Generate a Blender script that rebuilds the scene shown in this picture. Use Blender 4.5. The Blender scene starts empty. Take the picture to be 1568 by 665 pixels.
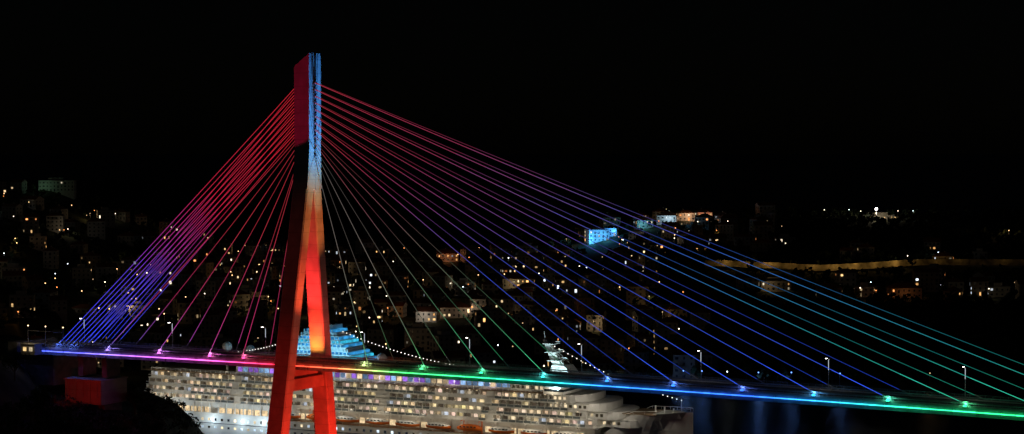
import bpy, math, random
from mathutils import Vector, noise
random.seed(7)
R=random.Random(11)
scene=bpy.context.scene
rad=math.radians

# ------------------------------------------------------------ helpers
class MB:
    def __init__(s): s.v=[];s.f=[];s.m=[];s.c=[]
    def quad(s,a,b,c,d,m=0,col=(1,1,1)):
        i=len(s.v); s.v+= [tuple(a),tuple(b),tuple(c),tuple(d)]; s.f.append((i,i+1,i+2,i+3)); s.m.append(m); s.c.append(col)
    def tri(s,a,b,c,m=0,col=(1,1,1)):
        i=len(s.v); s.v+= [tuple(a),tuple(b),tuple(c)]; s.f.append((i,i+1,i+2)); s.m.append(m); s.c.append(col)
    def hexa(s,P,m=0,col=(1,1,1)):
        i=len(s.v); s.v+=[tuple(p) for p in P]
        for f in ((0,3,2,1),(4,5,6,7),(0,1,5,4),(1,2,6,5),(2,3,7,6),(3,0,4,7)):
            s.f.append(tuple(i+k for k in f)); s.m.append(m); s.c.append(col)
    def box(s,x0,x1,y0,y1,z0,z1,T,m=0,col=(1,1,1)):
        s.hexa([T(x0,y0,z0),T(x1,y0,z0),T(x1,y1,z0),T(x0,y1,z0),T(x0,y0,z1),T(x1,y0,z1),T(x1,y1,z1),T(x0,y1,z1)],m,col)
    def tube(s,p,q,r0,r1=None,n=6,m=0,col=(1,1,1),cap=True):
        if r1 is None: r1=r0
        p=Vector(p);q=Vector(q);d=(q-p)
        if d.length<1e-6: return
        d.normalize(); u=d.orthogonal().normalized(); w=d.cross(u)
        i=len(s.v)
        for (c,r) in ((p,r0),(q,r1)):
            for k in range(n):
                a=2*math.pi*k/n
                s.v.append(tuple(c+u*math.cos(a)*r+w*math.sin(a)*r))
        for k in range(n):
            k2=(k+1)%n
            s.f.append((i+k,i+k2,i+n+k2,i+n+k)); s.m.append(m); s.c.append(col)
        if cap:
            s.f.append(tuple(i+n-1-k for k in range(n))); s.m.append(m); s.c.append(col)
            s.f.append(tuple(i+n+k for k in range(n))); s.m.append(m); s.c.append(col)
    def ball(s,c,r,m=0,col=(1,1,1),nu=8,nv=5,sz=1.0):
        i=len(s.v); cx,cy,cz=c
        s.v.append((cx,cy,cz+r*sz))
        for a in range(1,nv):
            th=math.pi*a/nv
            for b in range(nu):
                ph=2*math.pi*b/nu
                s.v.append((cx+r*math.sin(th)*math.cos(ph),cy+r*math.sin(th)*math.sin(ph),cz+r*sz*math.cos(th)))
        s.v.append((cx,cy,cz-r*sz)); last=len(s.v)-1
        for b in range(nu):
            b2=(b+1)%nu
            s.f.append((i,i+1+b,i+1+b2)); s.m.append(m); s.c.append(col)
            for a in range(nv-2):
                s.f.append((i+1+a*nu+b,i+1+(a+1)*nu+b,i+1+(a+1)*nu+b2,i+1+a*nu+b2)); s.m.append(m); s.c.append(col)
            s.f.append((i+1+(nv-2)*nu+b,last,i+1+(nv-2)*nu+b2)); s.m.append(m); s.c.append(col)
    def loft(s,rings,m=0,col=(1,1,1),caps=True):
        n=len(rings[0]); base=len(s.v)
        for r in rings: s.v+=[tuple(p) for p in r]
        for j in range(len(rings)-1):
            for k in range(n):
                k2=(k+1)%n
                s.f.append((base+j*n+k,base+j*n+k2,base+(j+1)*n+k2,base+(j+1)*n+k)); s.m.append(m); s.c.append(col)
        if caps:
            s.f.append(tuple(base+n-1-k for k in range(n))); s.m.append(m); s.c.append(col)
            s.f.append(tuple(base+(len(rings)-1)*n+k for k in range(n))); s.m.append(m); s.c.append(col)
    def mesh(s,name,mats,smooth=False):
        me=bpy.data.meshes.new(name); me.from_pydata(s.v,[],s.f)
        for mt in mats: me.materials.append(mt)
        me.polygons.foreach_set('material_index',s.m)
        if smooth: me.polygons.foreach_set('use_smooth',[True]*len(s.f))
        at=me.color_attributes.new('Col','FLOAT_COLOR','CORNER')
        buf=[]
        for f,c in zip(s.f,s.c): buf.extend((c[0],c[1],c[2],1.0)*len(f))
        at.data.foreach_set('color',buf)
        me.update(); return me
    def obj(s,name,mats,parent=None,smooth=False):
        o=bpy.data.objects.new(name,s.mesh(name,mats,smooth)); scene.collection.objects.link(o)
        if parent: o.parent=parent
        return o
def empty(name,loc=(0,0,0)):
    e=bpy.data.objects.new(name,None); scene.collection.objects.link(e); e.location=loc; return e
I=lambda x,y,z:(x,y,z)

def mat(name,base=(.5,.5,.5),rough=.7,metal=0,var=.25,scale=.5,attr=False,bump=0,bscale=2.0,spec=.3):
    m=bpy.data.materials.new(name); m.use_nodes=True; nt=m.node_tree; b=nt.nodes['Principled BSDF']
    b.inputs['Roughness'].default_value=rough; b.inputs['Metallic'].default_value=metal
    b.inputs['Specular IOR Level'].default_value=spec
    tc=nt.nodes.new('ShaderNodeTexCoord'); n=nt.nodes.new('ShaderNodeTexNoise'); n.inputs['Scale'].default_value=scale; n.inputs['Detail'].default_value=6
    nt.links.new(tc.outputs['Object'],n.inputs['Vector'])
    mr=nt.nodes.new('ShaderNodeMapRange'); mr.inputs['To Min'].default_value=1-var; mr.inputs['To Max'].default_value=1+var
    mr.inputs['From Min'].default_value=.3; mr.inputs['From Max'].default_value=.7
    nt.links.new(n.outputs['Fac'],mr.inputs['Value'])
    mx=nt.nodes.new('ShaderNodeVectorMath'); mx.operation='SCALE'
    if attr:
        a=nt.nodes.new('ShaderNodeAttribute'); a.attribute_name='Col'; nt.links.new(a.outputs['Color'],mx.inputs[0])
    else: mx.inputs[0].default_value=base
    nt.links.new(mr.outputs['Result'],mx.inputs['Scale']); nt.links.new(mx.outputs['Vector'],b.inputs['Base Color'])
    if bump:
        n2=nt.nodes.new('ShaderNodeTexNoise'); n2.inputs['Scale'].default_value=bscale; n2.inputs['Detail'].default_value=5
        nt.links.new(tc.outputs['Object'],n2.inputs['Vector'])
        bp=nt.nodes.new('ShaderNodeBump'); bp.inputs['Strength'].default_value=bump; bp.inputs['Distance'].default_value=.2
        nt.links.new(n2.outputs['Fac'],bp.inputs['Height']); nt.links.new(bp.outputs['Normal'],b.inputs['Normal'])
    return m
def emat(name,strength=1,sample=False,noisy=0,nscale=1.5):
    m=bpy.data.materials.new(name); m.use_nodes=True; nt=m.node_tree; nt.nodes.clear()
    o=nt.nodes.new('ShaderNodeOutputMaterial'); e=nt.nodes.new('ShaderNodeEmission'); a=nt.nodes.new('ShaderNodeAttribute'); a.attribute_name='Col'
    nt.links.new(a.outputs['Color'],e.inputs['Color']); e.inputs['Strength'].default_value=strength
    if noisy:
        tc=nt.nodes.new('ShaderNodeTexCoord'); n=nt.nodes.new('ShaderNodeTexNoise'); n.inputs['Scale'].default_value=nscale; n.inputs['Detail'].default_value=3
        nt.links.new(tc.outputs['Object'],n.inputs['Vector'])
        mr=nt.nodes.new('ShaderNodeMapRange'); mr.inputs['From Min'].default_value=.3; mr.inputs['From Max'].default_value=.7
        mr.inputs['To Min'].default_value=strength*(1-noisy); mr.inputs['To Max'].default_value=strength*(1+noisy)
        nt.links.new(n.outputs['Fac'],mr.inputs['Value']); nt.links.new(mr.outputs['Result'],e.inputs['Strength'])
    nt.links.new(e.outputs['Emission'],o.inputs['Surface'])
    if not sample:
        try: m.cycles.emission_sampling='NONE'
        except Exception: pass
    return m
def light(name,kind,loc,power,col,target=None,size=30,blend=.5,parent=None,r=.3):
    d=bpy.data.lights.new(name,kind); d.energy=power; d.color=col; d.shadow_soft_size=r
    o=bpy.data.objects.new(name,d); scene.collection.objects.link(o); o.location=loc
    if kind=='SPOT': d.spot_size=rad(size); d.spot_blend=blend
    if target is not None:
        o.rotation_euler=(Vector(target)-Vector(loc)).to_track_quat('-Z','Y').to_euler()
    if parent: o.parent=parent
    return o
def lerp(a,b,t): return a+(b-a)*t
def ramp(stops,x):
    if x<=stops[0][0]: return stops[0][1]
    for (a,ca),(b,cb) in zip(stops,stops[1:]):
        if x<=b:
            t=(x-a)/(b-a)
            if isinstance(ca,tuple): return tuple(lerp(p,q,t) for p,q in zip(ca,cb))
            return lerp(ca,cb,t)
    return stops[-1][1]
def sstep(a,b,x):
    t=max(0,min(1,(x-a)/(b-a))); return t*t*(3-2*t)

# ------------------------------------------------------------ camera
CAMZ=117.0; F=3038.0
cd=bpy.data.cameras.new('camera'); cam=bpy.data.objects.new('camera',cd); scene.collection.objects.link(cam); scene.camera=cam
cam.location=(0,0,CAMZ); cd.sensor_width=36; cd.lens=36*F/1568; cd.clip_end=60000; cd.clip_start=1
cam.rotation_euler=(rad(90)-math.atan(103.5/F),0,0)
scene.view_settings.view_transform='Standard'; scene.view_settings.look='None'; scene.view_settings.exposure=0

# ------------------------------------------------------------ world
w=bpy.data.worlds.new('World'); scene.world=w; w.use_nodes=True; nt=w.node_tree
sk=nt.nodes.new('ShaderNodeTexSky'); sk.sky_type='NISHITA'; sk.sun_disc=False; sk.sun_elevation=rad(30); sk.sun_rotation=rad(205)
nt.links.new(sk.outputs['Color'],nt.nodes['Background'].inputs['Color']); nt.nodes['Background'].inputs['Strength'].default_value=.00010
moon=light('moon_sun','SUN',(0,0,500),.006,(.85,.88,.9),None); moon.data.angle=rad(.5)
moon.rotation_euler=(rad(60),0,rad(-25))

# ------------------------------------------------------------ terrain
RID=[(-3000,60),(-900,95),(-520,88),(-439,84),(-395,84),(-350,66),(-300,50),(-254,41),(-159,38),(-47,37),(37,44),(93,55),(138,60),(205,60),(317,60),(373,60),(439,58),(800,70),(1500,90),(3000,60)]
def terr(X,Y):
    n=noise.noise(Vector((X*.012,Y*.012,0)))*3.0+noise.noise(Vector((X*.04,Y*.04,3)))*.8
    H=ramp(RID,X)
    sh=948+18*math.sin(X*.011+1)+8*math.sin(X*.037)
    q=(Y-sh)/(1700-sh)
    if q<0: far=-6+ max(-6,q*80) 
    else:
        g=min(q,1)**1.15
        if q>1: g=max(-.2,1-(q-1)*1.1)
        far=2.0+(H-2)*g+ n*min(1,q*4)
        far=far if q>.012 else lerp(-6,far,q/.012)
    px=ramp([(-260,54),(-168,52),(-160,47),(-152,38),(-140,36),(-125,33),(-112,27),(-102,10),(-94,-6)],X+4*math.sin(Y*.03)+n)
    wy=sstep(380,470,Y)*(1-sstep(690,760,Y))
    if X<-260: wy=sstep(380,470,Y)*(1-sstep(760,900,Y)*.5)
    left=lerp(-6,px+n*.4,wy)
    near=114.5-.5*max(0,Y)-.0002*abs(X)**1.5+n*.3 if Y<260 else -8
    near=max(near,-8) if Y>=0 else 114.5+n*.2-.02*Y
    return max(far,left,near,-8)
def axis(segs):
    out=[]
    for a,b,st in segs:
        x=a
        while x<b-1e-6: out.append(x); x+=st
    out.append(segs[-1][1]); return out
xs=axis([(-6000,-900,250),(-900,-560,30),(-560,-190,9),(-190,-80,4),(-80,480,9),(480,900,30),(900,6000,250)])
ys=axis([(-1500,-100,150),(-100,380,20),(380,780,6),(780,930,15),(930,1780,9),(1780,2600,80),(2600,6000,400)])
vs=[(x,y,terr(x,y)) for y in ys for x in xs]; nx=len(xs)
fs=[(j*nx+i,j*nx+i+1,(j+1)*nx+i+1,(j+1)*nx+i) for j in range(len(ys)-1) for i in range(nx-1)]
me=bpy.data.meshes.new('ground'); me.from_pydata(vs,[],fs); me.polygons.foreach_set('use_smooth',[True]*len(fs))
g=bpy.data.objects.new('ground',me); scene.collection.objects.link(g)
me.materials.append(mat('hillside_scrub',(.042,.046,.028),.95,var=.7,scale=.08,bump=.8,bscale=.4,spec=.05))
mb=MB(); mb.quad((-30000,-3000,0),(30000,-3000,0),(30000,50000,0),(-30000,50000,0))
sm=bpy.data.materials.new('sea_water'); sm.use_nodes=True; nt=sm.node_tree; b=nt.nodes['Principled BSDF']
b.inputs['Base Color'].default_value=(.006,.02,.06,1); b.inputs['Roughness'].default_value=.26; b.inputs['IOR'].default_value=1.33
tc=nt.nodes.new('ShaderNodeTexCoord'); mp=nt.nodes.new('ShaderNodeMapping'); mp.inputs['Scale'].default_value=(.35,.6,1)
n=nt.nodes.new('ShaderNodeTexNoise'); n.inputs['Scale'].default_value=.5; n.inputs['Detail'].default_value=7; n.inputs['Roughness'].default_value=.6
bp=nt.nodes.new('ShaderNodeBump'); bp.inputs['Strength'].default_value=.9; bp.inputs['Distance'].default_value=1.1
nt.links.new(tc.outputs['Object'],mp.inputs['Vector']); nt.links.new(mp.outputs['Vector'],n.inputs['Vector']); nt.links.new(n.outputs['Fac'],bp.inputs['Height']); nt.links.new(bp.outputs['Normal'],b.inputs['Normal'])
mb.obj('sea_water',[sm])

# ------------------------------------------------------------ bridge
TH=rad(29.5); C,S=math.cos(TH),math.sin(TH); BX,BY=-63.5,602.0
def B(s,t,z): return (BX+s*C+t*S, BY-s*S+t*C, z)
def zd(s): return 53.3-.7*((s-60)/165)**2
LEDC=[(-104,(.06,.12,1)),(-84,(.12,.13,1)),(-72,(.3,.18,1)),(-54,(.65,.14,.95)),(-36,(.95,.12,.7)),(-15,(1,.05,.2)),(-3,(1,.02,.02)),(17,(1,.16,.06)),(27,(.6,.7,.2)),(37,(.08,.9,.18)),(68,(.03,.9,.3)),(88,(.03,.7,.6)),(104,(.03,.25,1)),(148,(.03,.14,1)),(165,(.03,.36,1)),(180,(.03,.65,.8)),(190,(.03,.9,.4)),(215,(.03,.95,.25)),(330,(.03,.9,.2))]
concrete=mat('pylon_concrete',(.48,.46,.44),.8,var=.16,scale=.35,bump=.25,bscale=1.2)
stained=mat('weathered_concrete',(.2,.19,.18),.9,var=.35,scale=.5,bump=.3,bscale=1.5)
nt=concrete.node_tree; bs=nt.nodes['Principled BSDF']; src=bs.inputs['Base Color'].links[0].from_socket
geo=nt.nodes.new('ShaderNodeNewGeometry'); sx=nt.nodes.new('ShaderNodeSeparateXYZ'); nt.links.new(geo.outputs['Position'],sx.inputs[0])
md=nt.nodes.new('ShaderNodeMath'); md.operation='PINGPONG'; md.inputs[1].default_value=2.0; nt.links.new(sx.outputs['Z'],md.inputs[0])
gt=nt.nodes.new('ShaderNodeMapRange'); gt.inputs['From Min'].default_value=0; gt.inputs['From Max'].default_value=.18; gt.inputs['To Min'].default_value=.72; gt.inputs['To Max'].default_value=1; nt.links.new(md.outputs[0],gt.inputs['Value'])
vm=nt.nodes.new('ShaderNodeVectorMath'); vm.operation='SCALE'; nt.links.new(src,vm.inputs[0]); nt.links.new(gt.outputs['Result'],vm.inputs['Scale']); nt.links.new(vm.outputs[0],bs.inputs['Base Color'])
asphalt=mat('bridge_asphalt',(.05,.05,.052),.9,var=.3,scale=1)
steel=mat('painted_steel',(.35,.36,.38),.45,metal=.3,var=.15,scale=1)
darksteel=mat('dark_steel',(.12,.12,.13),.5,metal=.3,var=.2,scale=1)
white=mat('road_paint',(.75,.75,.72),.7,var=.1,scale=2)
ledm=emat('led_strip',3.2,sample=True); cabm=emat('cable_painted_light',1.0); lampm=emat('lamp_glow',12.0); winm=emat('window_glow',1.0,noisy=.45,nscale=.9)
bridge=empty('cable_stayed_bridge',(0,0,0))
def lean(z): return max(-1.2,min(1.9,(z-52)*.03))
py=MB()
def legc(z): return 1.9+(105-z)*.143
for sg in (-1,1):
    rings=[]
    for z in (-4,10,30,50,70,90,105):
        ws=2.75+max(0,(60-z))*.006; wt=1.9+max(0,(60-z))*.004; c=sg*legc(z); L=lean(z); ch=.35
        pts=[(-ws+ch,-wt),(ws-ch,-wt),(ws,-wt+ch),(ws,wt-ch),(ws-ch,wt),(-ws+ch,wt),(-ws,wt-ch),(-ws,-wt+ch)]
        rings.append([B(L+p[0],c+p[1],z) for p in pts])
    py.loft(rings)
    py.box(-6+lean(0),6+lean(0),sg*17.5-5,sg*17.5+5,-6,2.5,B)
rings=[]
for z,wt in ((104.98,3.82),(112,3.25),(120,2.9),(133,2.86),(142.5,2.85),(146,2.85)):
    ws=2.72; L=lean(z); g0=.62; gd=.75
    if z<=112: gd=.05
    pts=[(-ws,-wt),(ws,-wt),(ws,-g0),(ws-gd,-g0),(ws-gd,g0),(ws,g0),(ws,wt),(-ws,wt),(-ws,g0),(-ws+gd,g0),(-ws+gd,-g0),(-ws,-g0)]
    zz=[z]*12
    if z==146: zz=[z-3.8*(ws-p[0])/(2*ws) for p in pts]
    rings.append([B(L+p[0],p[1],q) for p,q in zip(pts,zz)])
del rings[-2]
py.loft(rings)
for sg in (-1,1):
    P=[]
    for z in (119.5,141.8):
        L=lean(z); a0,a1=sorted((sg*2.93,sg*3.12))
        P+=[B(L-2.75,a0,z),B(L+2.75,a0,z+(3.4 if z>130 else 0)),B(L+2.75,a1,z+(3.4 if z>130 else 0)),B(L-2.75,a1,z)]
    py.hexa(P)
py.box(-1.8+lean(46),1.8+lean(46),-8.6,8.6,44.3,47.8,B)
py.box(-1.2+lean(50),1.2+lean(50),-6,6,47.8,50.6,B)
for z in (60,80,98):
    py.box(lean(z)+2.76,lean(z)+2.82,-legc(z)-.4,-legc(z)+.4,z,z+2,B)
py.obj('pylon',[concrete],bridge)
ah=MB(); NC=12
def ztop(k): return 116+2.0*k
for k in range(NC):
    for sg in (-1,1):
        z=ztop(k); s0=lean(z)+sg*1.95
        P=[(s0+ds,z+dz) for (ds,dz) in ((0,-.9),(sg*1.1,-1.5),(sg*1.1,-.9),(0,0))]
        a=[B(p[0],-.58,p[1]) for p in P]; b_=[B(p[0],.58,p[1]) for p in P]
        ah.hexa(a+b_)
ah.obj('cable_anchor_heads',[steel],bridge)
dk=MB(); seg=[-108+6*i for i in range(74)]
HW=7.4
for a,b2 in zip(seg,seg[1:]):
    for (t0,t1,z0,z1,mi) in ((-HW,HW,-.45,-.12,0),(-HW+.6,-HW+1.1,-2.3,-.45,1),(HW-1.1,HW-.6,-2.3,-.45,1),(-5.5,5.5,-.12,0,2),(-HW,-5.5,-.12,.13,0),(5.5,HW,-.12,.13,0)):
        za,zb=zd(a),zd(b2)
        dk.hexa([B(a,t0,za+z0),B(b2,t0,zb+z0),B(b2,t1,zb+z0),B(a,t1,za+z0),B(a,t0,za+z1),B(b2,t0,zb+z1),B(b2,t1,zb+z1),B(a,t1,za+z1)],mi)
    za,zb=zd(a),zd(b2)
    for t in (-HW+.35,HW-1.35):
        dk.hexa([B(a,t,za-2.42),B(b2,t,zb-2.42),B(b2,t+1,zb-2.42),B(a,t+1,za-2.42),B(a,t,za-2.305),B(b2,t,zb-2.305),B(b2,t+1,zb-2.305),B(a,t+1,za-2.305)],1)
    dk.box(a+.1,a+.5,-HW+1.15,HW-1.15,za-1.9,za-.5,B,1)
    dk.box(a+.1,a+.22,-HW+.1,-HW+.6,za-2.2,za-.5,B,1)
    for t in (-5.3,5.2):
        dk.quad(B(a,t,za+.006),B(b2,t,zb+.006),B(b2,t+.12,zb+.006),B(a,t+.12,za+.006),3)
    dk.quad(B(a,-.07,za+.006),B(a+3.5,-.07,za+.006),B(a+3.5,.07,za+.006),B(a,.07,za+.006),3)
dk.obj('deck',[concrete,steel,asphalt,white],bridge)
rl=MB()
for a,b2 in zip(seg,seg[1:]):
    za,zb=zd(a),zd(b2)
    for t in (-HW+.1,HW-.1):
        for h,r in ((1.25,.05),(.95,.03),(.65,.03),(.38,.03)):
            rl.tube(B(a,t,za+h),B(b2,t,zb+h),r,n=4,cap=False)
        for q in range(3):
            s=a+q*2; rl.tube(B(s,t,zd(s)+.13),B(s,t,zd(s)+1.25),.045,n=4,cap=False)
    for t in (-5.7,5.7):
        rl.hexa([B(a,t-.04,za+.5),B(b2,t-.04,zb+.5),B(b2,t+.04,zb+.5),B(a,t+.04,za+.5),B(a,t-.04,za+.82),B(b2,t-.04,zb+.82),B(b2,t+.04,zb+.82),B(a,t+.04,za+.82)])
        for q in range(3):
            s=a+q*2; rl.box(s,s+.12,t-.05,t+.05,zd(s)+.13,zd(s)+.5,B)
rl.obj('railing',[steel],bridge)
ld=MB(); s=-106.0
while s<330:
    e=s+1.9; c=ramp(LEDC,s); k=R.uniform(.75,1.15); c=tuple(x*k for x in c)
    ld.hexa([B(s,-HW-.32,zd(s)-1.32),B(e,-HW-.32,zd(e)-1.32),B(e,-HW-.16,zd(e)-1.32),B(s,-HW-.16,zd(s)-1.32),B(s,-HW-.32,zd(s)-1.05),B(e,-HW-.32,zd(e)-1.05),B(e,-HW-.16,zd(e)-1.05),B(s,-HW-.16,zd(s)-1.05)],0,c)
    s+=2
ld.obj('led_strip',[ledm],bridge)
br=MB()
s=-106
while s<330:
    br.box(s,s+.1,-HW-.15,-HW+.55,zd(s)-1.3,zd(s)-1.15,B); s+=4
br.obj('led_brackets',[darksteel],bridge)
mainA=[28.4+20*k for k in range(NC)]
sideA=[-18,-31,-51,-72]+[-80-1.9*i for i in range(8)]
cb=MB(); an=MB()
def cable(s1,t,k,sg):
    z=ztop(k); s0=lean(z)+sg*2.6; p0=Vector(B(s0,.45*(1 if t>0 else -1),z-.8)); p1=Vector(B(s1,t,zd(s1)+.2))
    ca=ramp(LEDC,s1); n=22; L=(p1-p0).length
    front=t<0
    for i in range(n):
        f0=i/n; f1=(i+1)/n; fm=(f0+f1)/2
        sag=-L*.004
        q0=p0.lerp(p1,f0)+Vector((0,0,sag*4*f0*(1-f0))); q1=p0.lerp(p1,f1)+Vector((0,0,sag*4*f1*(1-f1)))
        if sg<0:  # projector light on the cables is painted as an emissive colour gradient
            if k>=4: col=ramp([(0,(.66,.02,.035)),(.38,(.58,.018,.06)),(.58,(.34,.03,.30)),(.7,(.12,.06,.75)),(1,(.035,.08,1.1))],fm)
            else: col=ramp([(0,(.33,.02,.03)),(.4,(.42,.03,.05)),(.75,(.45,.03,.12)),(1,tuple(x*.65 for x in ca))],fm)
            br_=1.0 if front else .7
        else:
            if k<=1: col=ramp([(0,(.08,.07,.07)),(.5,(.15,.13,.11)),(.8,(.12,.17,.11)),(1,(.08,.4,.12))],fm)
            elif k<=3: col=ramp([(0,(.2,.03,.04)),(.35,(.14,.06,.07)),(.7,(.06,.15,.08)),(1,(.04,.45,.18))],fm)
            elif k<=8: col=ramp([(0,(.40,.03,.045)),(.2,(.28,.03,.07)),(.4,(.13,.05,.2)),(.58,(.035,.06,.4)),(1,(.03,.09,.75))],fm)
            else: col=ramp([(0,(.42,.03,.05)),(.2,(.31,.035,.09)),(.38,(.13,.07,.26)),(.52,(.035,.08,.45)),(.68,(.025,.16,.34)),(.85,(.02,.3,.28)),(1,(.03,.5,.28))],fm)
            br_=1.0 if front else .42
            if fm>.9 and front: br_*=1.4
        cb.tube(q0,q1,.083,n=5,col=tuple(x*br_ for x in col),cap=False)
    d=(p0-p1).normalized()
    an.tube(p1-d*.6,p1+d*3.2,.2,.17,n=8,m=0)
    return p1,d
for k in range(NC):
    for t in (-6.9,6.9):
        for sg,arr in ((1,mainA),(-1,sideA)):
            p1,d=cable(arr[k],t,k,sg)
            if (sg>0 or k<4):
                c=ramp(LEDC,arr[k]); m=max(c); c=tuple(x/m for x in c)
                if t<0:
                    ff=Vector(B(arr[k]+1.2*-sg,-HW-.3,zd(arr[k])+.1))
                    an.tube(ff+Vector((0,0,-.5)),ff,.3,.42,n=8,m=0)
                    an.ball(ff+Vector((0,0,.15)),.52,1,tuple(x*.9 for x in c),sz=.7)
                    light('cable_uplight','POINT',tuple(ff+Vector((0,0,.9))),260,tuple(.1+.9*x for x in c),parent=bridge,r=.3)
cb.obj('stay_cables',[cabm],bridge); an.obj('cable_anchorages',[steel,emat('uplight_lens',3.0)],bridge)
for s in (-86,-92):
    light('cable_uplight','POINT',B(s,-HW-.9,zd(s)+1.5),260,(.1,.2,1),parent=bridge)
ab=MB()
ab.box(-108,-96,-5,8.5,40,50.6,B); ab.box(-112,-108.02,-9,9,44,54,B)
for s in (-84,-74): ab.box(s-1,s+1,-5.5,1,43.9,50.7,B); ab.box(s-1.2,s+1.2,-7,1.5,24,35.2,B)
ab.obj('abutment',[stained],bridge)
ab=MB()
ab.box(-87,-72,-9.5,3,35.6,43.0,B); ab.box(-87.3,-71.7,-9.8,3.3,43.0,43.5,B)
for i in range(5): ab.box(-85.6+i*3,-85.3+i*3,-9.72,-9.505,36,42.8,B)
ab.obj('anchor_block',[concrete],bridge)
def Bt(s,t,dz):
    x,y,_=B(s,t,0); return (x,y,max(terr(x,y),0)+dz)
def gspot(s,t,dz,ts,tt,tz,P,col,size,blend=.6,name='pylon_floodlight'):
    light(name,'SPOT',Bt(s,t,dz),P,col,B(ts,tt,tz),size,blend,bridge,.4)
gspot(-70,-34,5.0,-79,-9,39.5,2600,(1,.02,.012),55,.7,'abutment_floodlight')
def spot(s,t,z,ts,tt,tz,P,col,size,blend=.6):
    light('pylon_floodlight','SPOT',B(s,t,z),P,col,B(ts,tt,tz),size,blend,bridge,.4)
spot(40,3,54.2,2,0,141,620000,(.05,.27,1),20,1)
spot(40,3,54.2,2,0,127,280000,(.07,.5,.85),18,1)
spot(36,3,54.2,2,0,113,110000,(.5,.6,.34),14,1)
spot(32,3,54.2,2,0,99,115000,(1,.22,.05),22,1)
spot(26,0,54.2,2,-6,78,80000,(1,.08,.025),34,1)
spot(30,-20,2,0,-13,40,150000,(1,.03,.012),46,.9)
spot(34,-2,2,0,13,36,190000,(1,.03,.012),44,.9)
spot(4.5,-3.5,54.2,1,8.5,70,30000,(1,.035,.02),95,1)
spot(0,-5,54.2,1,4,88,85000,(1,.03,.03),46,1)
spot(1,3,54.2,1,8.6,60,2200,(1,.35,.05),90,1)
spot(-2,3,54.2,-1,8.6,60,1900,(1,.35,.05),90,1)
gspot(-72,-95,9,0,-3,133,145000,(1,.012,.10),11.5,.12)
gspot(-60,-95,9,0,-13,44,55000,(1,.022,.012),30,1)
gspot(-60,-95,9,0,-6,84,13000,(1,.05,.025),24,1)
fx=MB()
for (s,t) in ((40,3),(36,3),(32,3),(26,0)):
    fx.box(s-.3,s+.3,t-.3,t+.3,zd(s)+.01,zd(s)+.5,B)
fx.obj('floodlight_housings',[darksteel],bridge)

lm=MB(); lm.tube((0,0,0),(0,0,8.2),.13,.07,n=8); lm.tube((0,0,8.1),(0,-1.5,8.6),.06,.05,n=6); lm.box(-.16,.16,-2.2,-1.3,8.52,8.68,I); lm.box(-.3,.3,-.3,.3,0,.25,I)
lm.box(-.13,.13,-2.15,-1.35,8.42,8.515,I,1,(1,.95,.85)); lm.tube((0,-.16,5.2),(0,-.16,7.9),.07,n=6,m=2,col=(.8,.9,1))
lmesh=lm.mesh('street_lamp',[steel,lampm,emat('lamp_pole_glow',.8)])
for s in (-93,-56,-19,18,55,92,129,166,203,240,277):
    o=bpy.data.objects.new('street_lamp',lmesh); scene.collection.objects.link(o); o.location=B(s,6.6,zd(s)+.13); o.rotation_euler=(0,0,-TH)
    light('lamp_bulb','POINT',B(s,4.6,zd(s)+8.3),170,(1,.9,.75),parent=bridge,r=.2)

cbm=MB(); 
cbm.box(-104,-98,-11.5,-8.2,50.4,53.8,B); cbm.box(-104.3,-97.7,-11.8,-7.9,53.8,54.1,B)
cbm.box(-103,-101.6,-11.56,-11.505,51.6,52.9,B,1,(.9,.6,.25)); cbm.box(-100.4,-99,-11.56,-11.505,51.6,52.9,B,1,(.5,.4,.25))
for s in (-103.5,-96,-88.5):
    cbm.tube(B(s,-8.6,51),B(s,-8.6,59.5),.09,n=5); cbm.ball(B(s,-8.6,59.6),.22,1,(3,2.2,1.1),6,4)
cbm.tube(B(-103.5,-8.6,58),B(-88.5,-8.6,58),.07,n=5)
cbm.obj('bridge_control_cabin',[stained,winm])
light('cabin_lamp','POINT',B(-100,-13,56),260,(1,.8,.5))

# ------------------------------------------------------------ cruise ship
SH=rad(26.5); SC,SS=math.cos(SH),math.sin(SH)
def K(a,b,z): return (-152.5+a*SC+b*SS, 800-a*SS+b*SC, z)
ship=empty('cruise_ship')
hullm=mat('ship_white_paint',(.76,.75,.71),.45,var=.12,scale=.15); orange=mat('lifeboat_orange',(.8,.17,.02),.5,var=.1,scale=1)
glass=mat('dark_glass',(.03,.04,.05),.15,var=.1,spec=.5); teak=mat('ship_deck',(.25,.17,.1),.8)
def halfw(a,z):
    tip=ramp([(0,217),(9,219),(16,222),(20,227),(24,235.5)],z)
    st=ramp([(0,6),(6,2),(12,0)],z)
    w=15.0
    if a>186: 
        q=max(0,(tip-a)/(tip-186)); w=15*min(1,q**.52) if q>0 else 0
    if a<st+14: w*= (max(0,(a-st))/14)**.35 if a>st else 0
    return w
def topz(a): return ramp([(0,11.4),(201,11.4),(207,16),(214,21.6),(235.5,22.9)],a)
hl=MB(); st=[0,2,5,10,16,30,60,100,140,170,186,190,195,200,204,208,212,215,218,220,222,224,226.5,229,231,233,234.5,235.5]
rings=[]
for a in st:
    zt=topz(a); zs=[-2,3,9,lerp(9,zt,.5),lerp(9,zt,.8),zt]
    near=[]; farr=[]
    for z in zs:
        hw=halfw(a,max(z,0)); near.append(K(a,15-hw,z)); farr.append(K(a,15+hw,z))
    rings.append(near+farr[::-1])
hl.loft(rings)
hl.obj('hull',[hullm],ship)
hd=MB()
for zrow,pz in ((9.6,1.0),(6.6,.8)):
    a=17
    while a<184:
        lit=R.random(); col=(1,.8,.5) if lit<.5 else (.7,.85,1)
        k=R.uniform(.3,1.6) if R.random()<.45 else .03
        hd.box(a,a+1.0,-.06,.02,zrow,zrow+pz,K,1,tuple(x*k for x in col)); a+=3.1
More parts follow.
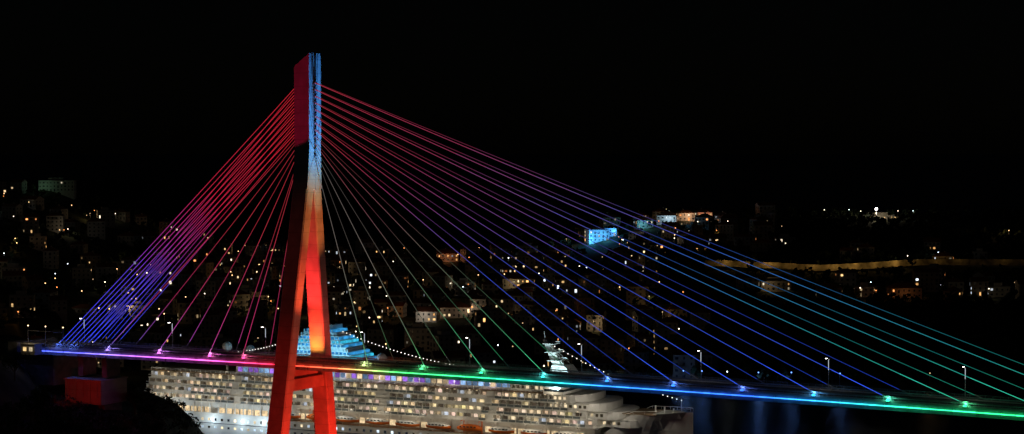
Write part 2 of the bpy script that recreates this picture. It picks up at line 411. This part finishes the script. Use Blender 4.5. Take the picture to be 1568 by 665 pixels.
hd.box(17,184,-.12,0,8.5,8.7,K,2,(.02,.06,.25)); hd.box(17,184,-.1,0,11.4,11.65,K,0)
hd.obj('hull_portholes',[hullm,winm,glass],ship)
dkz=[17.0+2.8*i for i in range(4)]
bk=MB()
def front(i): return [205,201,196,188][i]
bk.box(6,202,3.5,26.5,11.4,16.78,K,0)
a=8
while a<200:
    k=R.uniform(.5,1.0)
    if R.random()<.8: bk.box(a,a+2.6,3.42,3.49,12.3,14.4,K,1,(k,k*.74,k*.42))
    a+=3.4
bk.box(4,200,.2,29.8,11.42,11.62,K,3)
for a in range(8,66,4): bk.box(a,a+.3,.3,.6,11.6,16.7,K,0)
bk.box(4,66,.25,.35,11.6,12.7,K,0)
recess=[(46,49.5),(112,116),(158,161)]
for i,z in enumerate(dkz):
    f=front(i); s0=3+i*1.2
    bk.box(s0,f,0,30,z-.22,z,K,0)
    bk.box(s0+1,f-1.5,1.9,28,z,z+2.58,K,0)
    for b0 in (-.02,29.94):
        bk.box(s0,f,b0,b0+.08,z+.95,z+1.1,K,0)
    bk.box(s0,f,-.05,.0,z-.35,z+.1,K,0)
    a=s0+1.5; j=0
    while a<f-3.2:
        if any(r0<a<r1 for r0,r1 in recess):
            bk.box(a-.07,a+3.0,.5,1.88,z+.02,z+2.57,K,0); a+=3.1; j+=1; continue
        bk.box(a-.07,a+.07,.05,1.88,z,z+2.57,K,0)
        bk.box(a+.15,a+2.95,.02,.06,z+.12,z+.94,K,0 if (j//7)%3==0 else 4)
        r=R.random()
        if r<.60:
            k=R.uniform(.3,1.0); col=(k,k*R.uniform(.68,.84),k*R.uniform(.36,.58))
        elif r<.68: k=R.uniform(.4,.8); col=(k*.8,k*.88,k)
        else: col=(.06,.045,.03)
        bk.box(a+.4,a+1.8,1.82,1.89,z+.12,z+2.05,K,1,col)
        if R.random()<.6: bk.box(a+1.95,a+2.7,1.82,1.89,z+.7,z+1.95,K,1,tuple(x*.8 for x in col))
        if R.random()<.7: bk.box(a+1.3,a+1.9,.8,1.0,z+2.45,z+2.56,K,1,(1.8,1.4,.9))
        a+=3.1; j+=1
bk.box(3,190,0,30,28.2,28.4,K,3)
for b0 in (.05,29.9):
    for h in (28.9,29.4): bk.box(8,184,b0,b0+.07,h,h+.08,K,0)
    a=8
    while a<184: bk.box(a,a+.1,b0,b0+.07,28.45,29.4,K,0); a+=2.4
bk.obj('balcony_decks',[hullm,winm,glass,teak,mat('balcony_glass',(.16,.19,.2),.2)],ship)
tp=MB()
tp.box(45,178,6,24,28.4,31.4,K); tp.box(42,181,4.5,25.5,31.4,31.65,K)
tp.box(56,166,8,22,31.65,34.2,K); tp.box(54,168,7,23,34.2,34.4,K)
for (a0,a1,bb,z0,z1) in ((46,177,5.93,29,30.8),(57,165,7.93,32.2,33.6)):
    a=a0
    while a<a1-2.2:
        q=(a-a0)/(a1-a0); r=R.random()
        col=(1,.75,.45) if r<.4 else ((.45,.2,1) if r<.75 and q<.75 else (.35,.6,1))
        k=R.uniform(.2,1.0)
        tp.box(a,a+2,bb,bb+.06,z0,z1,K,1,tuple(x*k for x in col)); a+=2.5
for i,(a0,a1,z0,z1,bi) in enumerate(((192,219,16.9,19.6,2.5),(188,213,19.7,22.5,2),(184,206,22.6,25.3,1),(178,199,25.4,28.1,1.5),(168,191,28.45,31,3))):
    ring0=[];ring1=[]
    hw=15-bi
    if i<3: hw=min(hw,[9.5,11.5,13.2][i])
    for j in range(11):
        th=-math.pi/2+math.pi*j/10
        ring0.append(K(a1-6+6*math.cos(th),15+hw*math.sin(th),z0)); ring1.append(K(a1-6+6*math.cos(th),15+hw*math.sin(th),z1))
    ring0=[K(a0,15+hw,z0)]+ring0[::-1]+[K(a0,15-hw,z0)]; ring1=[K(a0,15+hw,z1)]+ring1[::-1]+[K(a0,15-hw,z1)]
    tp.loft([ring0,ring1])
    tp.box(a0,a1-5,15-hw-.5,15+hw+.5,z1+.005,z1+.08,K,0)
    a=a0+1
    while a<a1-7:
        k=R.choice([.03,.05,.5,.9]); tp.box(a,a+1.1,15-hw-.07,15-hw-.01,z0+.9,z0+2.0,K,1,(k,k*.8,k*.5)); a+=1.9
tp.box(184,192,-2,32,28.45,31,K); tp.box(184.5,192.2,-2.1,32.1,29.5,30.4,K,2)
tp.box(208,224,7,23,21.8,22.1,K,3)
for i in range(3): tp.tube(K(221+i*3.5,15,22),K(221+i*3.5,15,24.5-i*.4),.3,n=6)
tp.tube(K(231,15,22.8),K(231,15,27.5),.12,n=5)
tp.obj('upper_superstructure',[hullm,winm,glass,teak],ship)
fr=MB(); prev=None
for a in [208,212,216,220,224,227,229.5,231.5,233.5,235]:
    for sg in (-1,1):
        p=K(a,15+sg*(halfw(a,24)-.1),topz(a)); fr.tube(p,(p[0],p[1],p[2]+1.2),.05,n=4)
    if prev is not None:
        for sg in (-1,1):
            p=K(prev,15+sg*(halfw(prev,24)-.1),topz(prev)+1.2); q=K(a,15+sg*(halfw(a,24)-.1),topz(a)+1.2); fr.tube(p,q,.09,n=4)
    prev=a
fr.obj('foredeck_rail',[hullm],ship)
fn=MB()
fa=82.5
for i in range(9):
    z0=34.4+i*1.38; q=i/9
    a0=fa-16+q*9; a1=fa+18-q*13; b0=6+q*4; b1=24-q*4
    fn.box(a0,a1,b0,b1,z0,z0+.42,K,0)
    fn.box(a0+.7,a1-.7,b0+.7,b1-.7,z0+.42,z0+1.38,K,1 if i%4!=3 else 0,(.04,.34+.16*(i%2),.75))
    a=a0
    while a<a1-1: fn.box(a,a+.25,b0-.02,b0+.5,z0+.42,z0+1.38,K,0); a+=1.8
fn.box(fa-5,fa+4,11,19,46.8,48.6,K,0); fn.tube(K(fa-2,13,48),K(fa-3,13,49.6),.8,n=8,m=2); fn.tube(K(fa+2,16,48),K(fa+1,16,49.6),.8,n=8,m=2)
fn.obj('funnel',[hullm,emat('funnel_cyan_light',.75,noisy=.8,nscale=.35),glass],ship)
for a in (70,82,94): light('funnel_floodlight','POINT',K(a,1,38),2600,(.2,.65,1),parent=ship)
rd=MB()
for a,b,z,r in ((38,10,38.2,2.0),(43,19,36.5,1.8),(110,9,37.0,2.0),(106,18,35.2,1.6)):
    rd.tube(K(a,b,28.3),K(a,b,z-1),.5,n=8); rd.ball(K(a,b,z),r,0,nu=14,nv=9)
rd.obj('radomes',[hullm],ship,smooth=False)
light('radome_lamp','POINT',K(107,3,34.6),260,(.5,.5,1),parent=ship)
ms=MB()
m0=183.0
ms.hexa([K(m0-3,10,31),K(m0+8,10,31),K(m0+8,20,31),K(m0-3,20,31),K(m0-2,11.5,37.4),K(m0+3.5,11.5,37.4),K(m0+3.5,18.5,37.4),K(m0-2,18.5,37.4)],0)
ms.hexa([K(m0-2.5,13.2,37.4),K(m0+1.2,13.2,37.4),K(m0+1.2,16.8,37.4),K(m0-2.5,16.8,37.4),K(m0-7,14.2,46.6),K(m0-5.4,14.2,46.6),K(m0-5.4,15.8,46.6),K(m0-7,15.8,46.6)],0)
for z,wd in ((39,4.5),(42,3.8),(45,2.6)):
    o=-(z-37.4)*.48
    ms.box(m0+o-2.6,m0+o+2.2,15-wd,15+wd,z,z+.25,K,0)
    ms.box(m0+o+.3,m0+o+3.4,14.8,15.2,z+.8,z+1.1,K,0); ms.tube(K(m0+o+1.8,15,z+.2),K(m0+o+1.8,15,z+.9),.12,n=5)
ms.tube(K(m0-6.3,15,46.6),K(m0-6.8,15,49.6),.14,n=5)
ms.tube(K(m0+4,12,36.4),K(m0-1.6,13,41.5),.2,n=5); ms.tube(K(m0+4,18,36.4),K(m0-1.6,17,41.5),.2,n=5)
ms.obj('radar_mast',[hullm],ship)
light('mast_floodlight','SPOT',K(m0+8,-6,31),30000,(.6,.92,1),K(m0-1,14,37),60,.8,ship)
light('mast_floodlight','POINT',K(m0+3,5,33.2),1800,(.6,.92,1),parent=ship)
sl=MB()
def strlight(p,q,n,sag):
    p=Vector(p);q=Vector(q);prev=None
    for i in range(n+1):
        f=i/n; c=p.lerp(q,f)+Vector((0,0,-sag*4*f*(1-f)))
        if prev is not None: sl.tube(prev,c,.04,n=3,m=0,cap=False)
        sl.ball(c-Vector((0,0,.15)),.2,1,(1,.92,.8),6,4); prev=c
strlight(K(fa+5,15,46.5),K(m0-9,12,34.5),52,4.0); strlight(K(fa-6,15,46.5),K(36,15,35.5),30,2.0); strlight(K(m0-6,15,46),K(231,15,27),30,2)
sl.tube(K(36,15,28.3),K(36,15,35.6),.12,n=5); sl.tube(K(m0-9,12,31.5),K(m0-9,12,34.6),.1,n=5)
sl.obj('string_lights',[darksteel,emat('bulb_glow',2.2)],ship)
def lifeboat(a0,Lb=10.5,big=1.0):
    lb=MB(); zc=14.0; rings=[];rings2=[]
    for i in range(11):
        u=-1+2*i/10; w=1.75*max(.04,(1-abs(u)**2.6))**.6; aa=a0+u*Lb/2
        up=.45*abs(u)**2
        rings.append([K(aa,-.6+w*x,zc+y*(1.25)+up*(1 if y<0 else .5)) for x,y in ((-1,.0),(-.8,-.65),(0,-1),(.8,-.65),(1,0))])
        rings2.append([K(aa,-.6+w*x*.98,zc+.02+y*1.35*(max(.05,1-abs(u)**3.2))) for x,y in ((-1,.0),(-.86,.6),(-.5,.95),(.5,.95),(.86,.6),(1,0))])
    lb.loft(rings,0); lb.loft(rings2,1)
    for i in range(5): lb.box(a0-3.4+i*1.5,a0-2.6+i*1.5,-2.34,-2.2,zc+.35,zc+.75,K,2)
    for da in (-Lb*.36,Lb*.36):
        lb.tube(K(a0+da,2,16.6),K(a0+da,-.6,16.4),.16,n=6,m=1); lb.tube(K(a0+da,-.6,16.4),K(a0+da,-.6,15),.05,n=4,m=1); lb.tube(K(a0+da,2,11.6),K(a0+da,2,16.6),.2,n=6,m=1)
    lb.obj('lifeboat',[orange,orange if R.random()<.6 else hullm,glass],ship,smooth=False)
a=74
while a<194: lifeboat(a); a+=13.2
for a in range(12,200,16):  # fill lights added outboard, without fittings, to brighten the ship's side
    light('ship_fill_light','POINT',K(a,-4.2,30.6),430,(1,.86,.64),parent=ship)
    if a<190: light('ship_fill_light','POINT',K(a+6,-6.0,17.0),560,(1,.86,.64),parent=ship)
    if a>60: light('ship_deck_lamp','POINT',K(a+3,4.5,30.2),120,(.8,.7,1),parent=ship)
light('ship_fill_light','POINT',K(203,-4,29.0),1300,(1,.9,.74),parent=ship)  # more added fill for the front terraces and bow
light('ship_fill_light','POINT',K(214,-2,25),1000,(1,.9,.74),parent=ship)
light('ship_fill_light','POINT',K(225,6,26),420,(1,.9,.74),parent=ship)
for a in (20,38,52,62): light('hull_floodlight','POINT',K(a,-4.5,10.5),1100,(.65,.85,1),parent=ship)
hb=MB()
for a in (20,38,52,62): hb.ball(K(a,-.5,10.2),.35,0,(.8,.92,1),6,4); hb.tube(K(a,0,10.6),K(a,-.5,10.4),.06,n=4,m=1)
hb.obj('hull_lamps',[lampm,darksteel],ship)

# ------------------------------------------------------------ town
plaster=mat('house_plaster',attr=True,rough=.85,var=.15,scale=.6); tile=mat('roof_tile',(.25,.09,.05),.85,var=.35,scale=1.5,bump=.3,bscale=3); wglass=mat('window_dark',(.03,.035,.04),.2,var=.1)
placed=[]
WARM=[(1,.62,.25),(1,.72,.38),(1,.5,.16),(1,.85,.6),(.8,.9,1),(1,.35,.1)]
def house(X,Y,w=None,d=None,fl=None,yaw=None,lit=.22,flat=None,wall=None,name='house',glow=1.0,clear=0):
    w=w or R.uniform(9,16); d=d or R.uniform(8,12); fl=fl or R.choice([2,2,3,3,4]); yaw=R.uniform(-.6,.6) if yaw is None else yaw
    z0=min(terr(X+dx,Y+dy) for dx in(-w/2,w/2) for dy in(-d/2,d/2))-.5
    ztopb=max(terr(X,Y),z0+.5)
    h=ztopb-z0+fl*3.0+.3
    flat=(R.random()<.25) if flat is None else flat
    wall=wall or R.choice([(.36,.32,.27),(.4,.36,.31),(.3,.27,.22),(.44,.4,.36),(.38,.29,.2),(.32,.32,.32)])
    m=MB(); c,s=math.cos(yaw),math.sin(yaw)
    T=lambda x,y,z:(x*c-y*s,x*s+y*c,z)
    m.box(-w/2,w/2,-d/2,d/2,0,h,T,0,wall)
    if flat:
        m.box(-w/2-.2,w/2+.2,-d/2-.2,d/2+.2,h,h+.3,T,0,tuple(x*.8 for x in wall)); m.box(-w/4,w/6,-d/5,d/4,h+.3,h+2.5,T,0,wall)
    else:
        rh=d*.26; o=.5; r=d*.45 if R.random()<.6 else -.4
        A=[T(-w/2-o,-d/2-o,h),T(w/2+o,-d/2-o,h),T(w/2+o,d/2+o,h),T(-w/2-o,d/2+o,h)]
        p=T(-w/2+r,0,h+rh);q=T(w/2-r,0,h+rh)
        m.quad(A[0],A[1],q,p,1); m.quad(A[2],A[3],p,q,1); m.tri(A[1],A[2],q,1 if r>0 else 0,wall); m.tri(A[3],A[0],p,1 if r>0 else 0,wall); m.quad(A[3],A[2],A[1],A[0],0,wall)
        cx=R.uniform(-w*.2,w*.2); m.box(cx,cx+.8,d*.1,d*.1+.8,h,h+rh+.9,T,0,wall)
    fz=ztopb-z0
    tone=R.choice(WARM)
    for f in range(fl):
        z=fz+f*3.0+1.0
        n=max(2,int(w/2.9))
        if f>0 and R.random()<.5:
            bx=R.uniform(-w/2,0); bw=min(R.uniform(3,7),w/2-bx); m.box(bx,bx+bw,-d/2-1.3,-d/2-.01,z-1.02,z-.87,T,0,wall); m.box(bx,bx+bw,-d/2-1.3,-d/2-1.22,z-.87,z-.0,T,0,tuple(x*.7 for x in wall))
        for side in range(4):
            L=w if side%2==0 else d; nn=n if side%2==0 else max(1,int(d/3.6))
            for i in range(nn):
                u=-L/2+(i+.5)*L/nn; ww=R.choice([.4,.5,.6,.8]); z1=z+R.choice([1.1,1.3,1.4]); za=z
                if R.random()<.2: za=z-.85; 
                on=R.random()<lit
                mi=3 if on else 2; cc=R.choice(WARM) if R.random()<.3 else tone; k=R.choice([.12,.25,.5,.8,1.3,2.2])*glow if on else 1
                col=tuple(x*k for x in cc)
                e=.035
                if side==0: m.box(u-ww,u+ww,-d/2-e,-d/2+.01,za,z1,T,mi,col)
                elif side==2: m.box(u-ww,u+ww,d/2-.01,d/2+e,za,z1,T,mi,col)
                elif side==1: m.box(w/2-.01,w/2+e,u-ww,u+ww,za,z1,T,mi,col)
                else: m.box(-w/2-e,-w/2+.01,u-ww,u+ww,za,z1,T,mi,col)
    o=m.obj(name,[plaster,tile,wglass,winm]); o.location=(X,Y,z0); placed.append((X,Y,max(w,d)*.62))
    if clear:
        for dd in range(18,clear,14): 
            q=(Y-dd)/Y; placed.append((X*q,Y-dd,max(w,d)*.5))
    return o
def free(X,Y,r):
    return all((X-a)**2+(Y-b)**2>(r+c)**2 for a,b,c in placed)
def XY(px,D): return ((px-784)*D/F,D)
def fl_(X,Y,dx,dy,P,col): light('facade_floodlight','POINT',(X+dx,Y+dy,terr(X+dx,Y+dy)+5),P,col)
X,Y=XY(914,1600); house(X,Y,17,13,3,.25,.3,True,(.5,.52,.54),'apartment_building',clear=130)
fl_(X,Y,-6,-14,6500,(.08,.45,1)); fl_(X,Y,6,-13,4500,(.1,.5,1))
X,Y=XY(936,1612); house(X,Y,10,9,2,-.2,.3,False,(.5,.52,.54),'house',clear=100); fl_(X,Y,1,-9,2800,(.08,.4,1))
X,Y=XY(1022,1640); house(X,Y,16,12,2,-.2,.4,False,(.5,.5,.5),'villa',clear=60); fl_(X,Y,0,-13,2400,(.6,.85,1))
X,Y=XY(1050,1660); house(X,Y,14,10,2,.1,.6,False,(.5,.45,.4),'villa',glow=1.3,clear=60); fl_(X,Y,2,-11,2000,(1,.6,.35))
X,Y=XY(1078,1670); house(X,Y,13,10,2,.1,.5,False,(.5,.42,.36),'villa',glow=1.3,clear=60); fl_(X,Y,0,-11,1300,(1,.35,.2))
X,Y=XY(985,1630); house(X,Y,14,10,2,.3,.3,False,None,'villa',clear=60); fl_(X,Y,0,-12,1800,(.2,.75,.9))
X,Y=XY(88,1690); house(X,Y,30,12,3,.05,.05,True,(.4,.42,.38),'apartment_building'); fl_(X,Y,-10,-16,320,(.5,1,.6))
X,Y=XY(690,1240); house(X,Y,24,13,2,.12,.25,False,(.42,.37,.32),'apartment_building',clear=90)
for dx in (-10,11): fl_(X,Y,dx,-11,480,(1,.72,.48))
X,Y=XY(655,1215); house(X,Y,13,11,2,-.15,.25,False,(.45,.42,.38),'house',clear=60); fl_(X,Y,-3,-11,900,(1,.85,.7))
X,Y=XY(728,1250); house(X,Y,11,10,3,.3,.25,False,(.45,.4,.34),'house',clear=40); fl_(X,Y,-3,-10,350,(1,.8,.6))
X,Y=XY(795,1380); house(X,Y,22,12,2,-.1,.4,False,(.42,.37,.3),'apartment_building',clear=60); fl_(X,Y,-5,-12,500,(1,.75,.4))
X,Y=XY(685,1560); house(X,Y,17,12,2,.1,.4,False,None,'apartment_building',glow=1.2,clear=60); fl_(X,Y,0,-13,900,(1,.35,.15))
X,Y=XY(1186,1290); house(X,Y,20,11,2,.1,.4,True,None,'villa',glow=1.2,clear=50); fl_(X,Y,-4,-12,260,(1,.7,.35))
X,Y=XY(1014,1060); house(X,Y,8,8,5,.0,.4,True,None,'tower_house',glow=1.1)
X,Y=XY(1385,1255); house(X,Y,20,12,2,.1,.3,False,None,'villa',glow=1.0); fl_(X,Y,0,-12,160,(1,.4,.15))
X,Y=XY(1350,1680); house(X,Y,30,10,1,.05,.5,True,None,'villa',glow=1.2)
for px,D in ((1500,1275),(1530,1270),(1270,1262),(1445,1400),(1432,1310)):
    X,Y=XY(px,D); house(X,Y,lit=.25)
for X in range(130,480,8):
    for yy in (1385,1370,1356): placed.append((X,yy,6))
def scatter(n,x0,x1,y0,y1,lit):
    k=0;tr=0
    while k<n and tr<n*30:
        tr+=1; X=R.uniform(x0,x1); Y=R.uniform(y0,y1)
        if terr(X,Y)<2.5 or not free(X,Y,8): continue
        house(X,Y,lit=lit*R.choice([0,.4,1,1.6])); k+=1
scatter(195,-260,110,985,1600,.12)
scatter(100,-520,-250,1000,1690,.12)
scatter(26,60,220,1480,1680,.13)
scatter(12,150,390,1240,1300,.16)
scatter(6,120,420,1400,1480,.06)
tl=MB(); tl.tube((0,0,-1),(0,0,6.5),.1,.07,n=5); tl.tube((0,0,6.4),(0,-1,6.9),.05,n=4); tl.ball((0,-1.1,6.8),.33,1,(1,1,1),6,4)
def tlm(name,col,st):
    t2=MB(); t2.v=tl.v;t2.f=tl.f;t2.m=tl.m;t2.c=[col]*len(tl.f); return t2.mesh(name,[darksteel,emat(name+'_glow',st)])
LM=[(tlm('lampA',(1,.6,.25),4),(1,.62,.28)),(tlm('lampB',(1,.85,.6),5),(1,.85,.6)),(tlm('lampC',(.75,.9,1),5),(.75,.9,1)),(tlm('lampD',(1,.32,.08),3),(1,.4,.12)),(tlm('lampE',(1,.7,.35),.9),(1,.7,.35)),(tlm('streak_lamp',(.15,.35,1),3),(.15,.35,1))]
def tlamp(X,Y,which=None,P=None):
    i=which if which is not None else R.choice([0,0,1,1,2,3,4,4,4]); me_,c=LM[i]
    z=terr(X,Y); o=bpy.data.objects.new('street_lamp',me_); scene.collection.objects.link(o); o.location=(X,Y,z)
    if P: light('lamp_bulb','POINT',(X,Y-1.8,z+6.6),P,c)
def lscat(n,x0,x1,y0,y1,P):
    k=0;tr=0
    while k<n and tr<n*30:
        tr+=1; X=R.uniform(x0,x1);Y=R.uniform(y0,y1)
        if terr(X,Y)<2.2 or not free(X,Y,1.0): continue
        tlamp(X,Y,P=R.uniform(.3,1.5)*P if R.random()<.45 else None); k+=1
lscat(105,-260,110,975,1600,480)
lscat(75,-520,-250,1000,1680,400)
lscat(18,60,240,1480,1690,400)
lscat(8,150,400,1230,1300,250)
for px,D,wh,P in ((1342,1665,1,4000),(1318,1680,1,300),(1300,1690,2,100),(1262,1690,1,100),(1398,1690,2,600),(1375,1685,1,400),(1390,1400,1,200),(1437,1420,2,200),(1545,1560,0,900)):
    X,Y=XY(px,D); tlamp(X,Y,wh,P)
for px,wh,P in ((1052,5,420),(1080,5,300),(1118,2,30),(1165,5,420),(1215,5,260),(1290,5,220),(1430,4,60)):  # shore lamps added for the coloured streaks they leave on the water
    X=(px-784)*955/F
    Y=940
    while terr(X,Y)<1.2: Y+=1
    tlamp(X,Y,wh,P)
bigl=MB(); X,Y=XY(1342,1664); bigl.tube((0,0,-1),(0,0,10),.2,n=6); bigl.ball((0,-.5,10),1.15,1,(1,.97,.9)); o=bigl.obj('floodlight_mast',[darksteel,lampm]); o.location=(X,Y,terr(X,Y))
rm=MB(); pr=None
for i in range(46):
    X=lerp(135,470,i/45); Y=1385+4*math.sin(i*.35)
    zc=29.5+.012*(X-135)
    zc=max(zc,max(terr(X,Y-4),terr(X,Y),terr(X,Y+4))+.4)
    if pr:
        for y0,y1,z0,z1,mi in ((-4,4,-4,0,0),(4.02,4.7,-4,4.4,1),(-4.5,-4.02,-6,.6,1)):
            rm.hexa([(pr[0],pr[1]+y0,pr[2]+z0),(X,Y+y0,zc+z0),(X,Y+y1,zc+z0),(pr[0],pr[1]+y1,pr[2]+z0),(pr[0],pr[1]+y0,pr[2]+z1),(X,Y+y0,zc+z1),(X,Y+y1,zc+z1),(pr[0],pr[1]+y1,pr[2]+z1)],mi)
        if i%2==0:
            P=R.uniform(150,700) if X<275 else R.uniform(10,160)
            light('lamp_bulb','POINT',(X,Y-1,zc+4),P,(1,.6,.16)); 
    pr=(X,Y,zc)
rm.obj('coast_road',[asphalt,mat('stone_wall',(.3,.25,.17),.9,var=.6,scale=.25,bump=.5)])
# ------------------------------------------------------------ trees
leaf=mat('foliage',attr=True,rough=.8,var=.35,scale=.8,spec=.2); bark=mat('bark',(.1,.07,.05),.9)
ft=MB(); k=0
while k<5600:
    X=R.uniform(-560,520); Y=R.uniform(960,1750)
    if R.random()<.35: X=R.uniform(110,520)
    z=terr(X,Y)
    if z<2 or not free(X,Y,2.0): k+=1; continue
    k+=1
    hgt=R.uniform(3.5,9); rr=hgt*R.uniform(.3,.5); base=R.uniform(.5,1.1)
    ft.tube((X,Y,z-.5),(X,Y,z+hgt*.5),.2,.1,n=3,m=1,cap=False)
    for j in range(13):
        d=Vector((R.gauss(0,1),R.gauss(0,1),R.gauss(0,1))).normalized()*R.uniform(.4,1)
        c=Vector((X+d.x*rr,Y+d.y*rr,z+hgt*.6+d.z*hgt*.4))
        u=Vector((R.gauss(0,1),R.gauss(0,1),R.gauss(0,1))).normalized(); v_=u.orthogonal().normalized(); sz=R.uniform(.6,1.5)
        kk=base*R.uniform(.6,1.3)
        ft.quad(c-u*sz-v_*sz*.7,c+u*sz*.8-v_*sz,c+u*sz+v_*sz*.8,c-u*sz*.7+v_*sz,0,(.05*kk,.07*kk,.03*kk))
ft.obj('distant_trees',[leaf,bark])
sc=MB(); k=0
while k<900:
    k+=1
    X=R.uniform(-150,-93); Y=R.uniform(455,700)
    z=terr(X,Y)
    if z<1 or (abs((X-BX)*S+(Y-BY)*C)<12 and z>30): continue
    hgt=R.uniform(1.2,3.6)
    for j in range(26):
        d=Vector((R.gauss(0,1),R.gauss(0,1),R.gauss(0,1))).normalized()*R.uniform(.3,1)
        c=Vector((X+d.x*hgt*.9,Y+d.y*hgt*.9,z+hgt*.4+d.z*hgt*.6))
        u=Vector((R.gauss(0,1),R.gauss(0,1),R.gauss(0,1))).normalized(); v_=u.orthogonal().normalized(); sz=R.uniform(.25,.6); kk=R.uniform(.5,1.2)
        sc.quad(c-u*sz,c-v_*sz*.7,c+u*sz,c+v_*sz*.7,0,(.04*kk,.055*kk,.025*kk))
sc.obj('shrubs',[leaf])
def tree(X,Y,h,spread,n,kind='broad',name='tree'):
    t=MB(); z=0
    if kind=='cypress':
        t.tube((0,0,-1),(0,0,h*.9),.25,.05,n=7,m=1)
        for i in range(n):
            u=R.random()**.8; rr=spread*math.sin(math.pi*min(1,.12+u*.88))**.7*(1-u*.35); a=R.uniform(0,6.283); q=rr*R.uniform(.55,1.05)
            c=Vector((q*math.cos(a),q*math.sin(a),.6+u*h)); d=Vector((R.gauss(0,.4),R.gauss(0,.4),1)).normalized(); e=d.orthogonal().normalized(); sz=R.uniform(.15,.35); kk=R.uniform(.5,1.4)
            t.quad(c-e*sz*.5,c+e*sz*.5,c+e*sz*.3+d*sz*2,c-e*sz*.3+d*sz*2,0,(.035*kk,.055*kk,.03*kk))
    else:
        t.tube((0,0,-1),(.2,.1,h*.45),.3,.2,n=8,m=1)
        cl=[]
        for i in range(11):
            a=i*2.4; el=R.uniform(.35,1); rr=spread*R.uniform(.35,.85); p=Vector((rr*math.cos(a),rr*math.sin(a),h*(.4+.5*el))); cl.append((p,R.uniform(.22,.42)*spread))
            t.tube((.2,.1,h*R.uniform(.25,.45)),p,.12,.04,n=5,m=1)
        for i in range(n):
            p,r=R.choice(cl); d=Vector((R.gauss(0,1),R.gauss(0,1),R.gauss(0,.75))); d=d.normalized()*r*R.uniform(.5,1.15); c=p+d
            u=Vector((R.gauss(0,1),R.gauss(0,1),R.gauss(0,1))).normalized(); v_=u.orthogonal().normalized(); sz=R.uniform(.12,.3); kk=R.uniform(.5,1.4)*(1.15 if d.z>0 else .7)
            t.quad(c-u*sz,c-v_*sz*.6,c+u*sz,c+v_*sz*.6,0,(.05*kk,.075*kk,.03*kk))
    o=t.obj(name,[leaf,bark]); o.location=(X,Y,terr(X,Y)-.3); o.rotation_euler=(0,0,R.uniform(0,6)); return o
for px,D,h,sp in ((228,540,9,3.6),(205,560,9,4.0),(180,575,8,4),(150,560,7,4),(115,565,6,3.6),(80,560,7,4.2),(45,580,8,4.5),(15,560,9,4.5),(212,515,8,3.6),(190,525,8,4),(60,610,6,4),(20,620,9,5),(232,575,8,3.4),(215,600,9,3.6),(222,625,9,3.4),(204,640,8,3.4),(236,610,7,3),(243,590,7,2.8),(196,660,7,3),(240,560,8,3)):
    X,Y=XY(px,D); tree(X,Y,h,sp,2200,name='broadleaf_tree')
X,Y=XY(261,500); tree(X,Y,10.5,1.1,1400,'cypress','cypress_tree')
X,Y=XY(293,485); house(X,Y,11,9,2,.1,.0,False,None,'house')
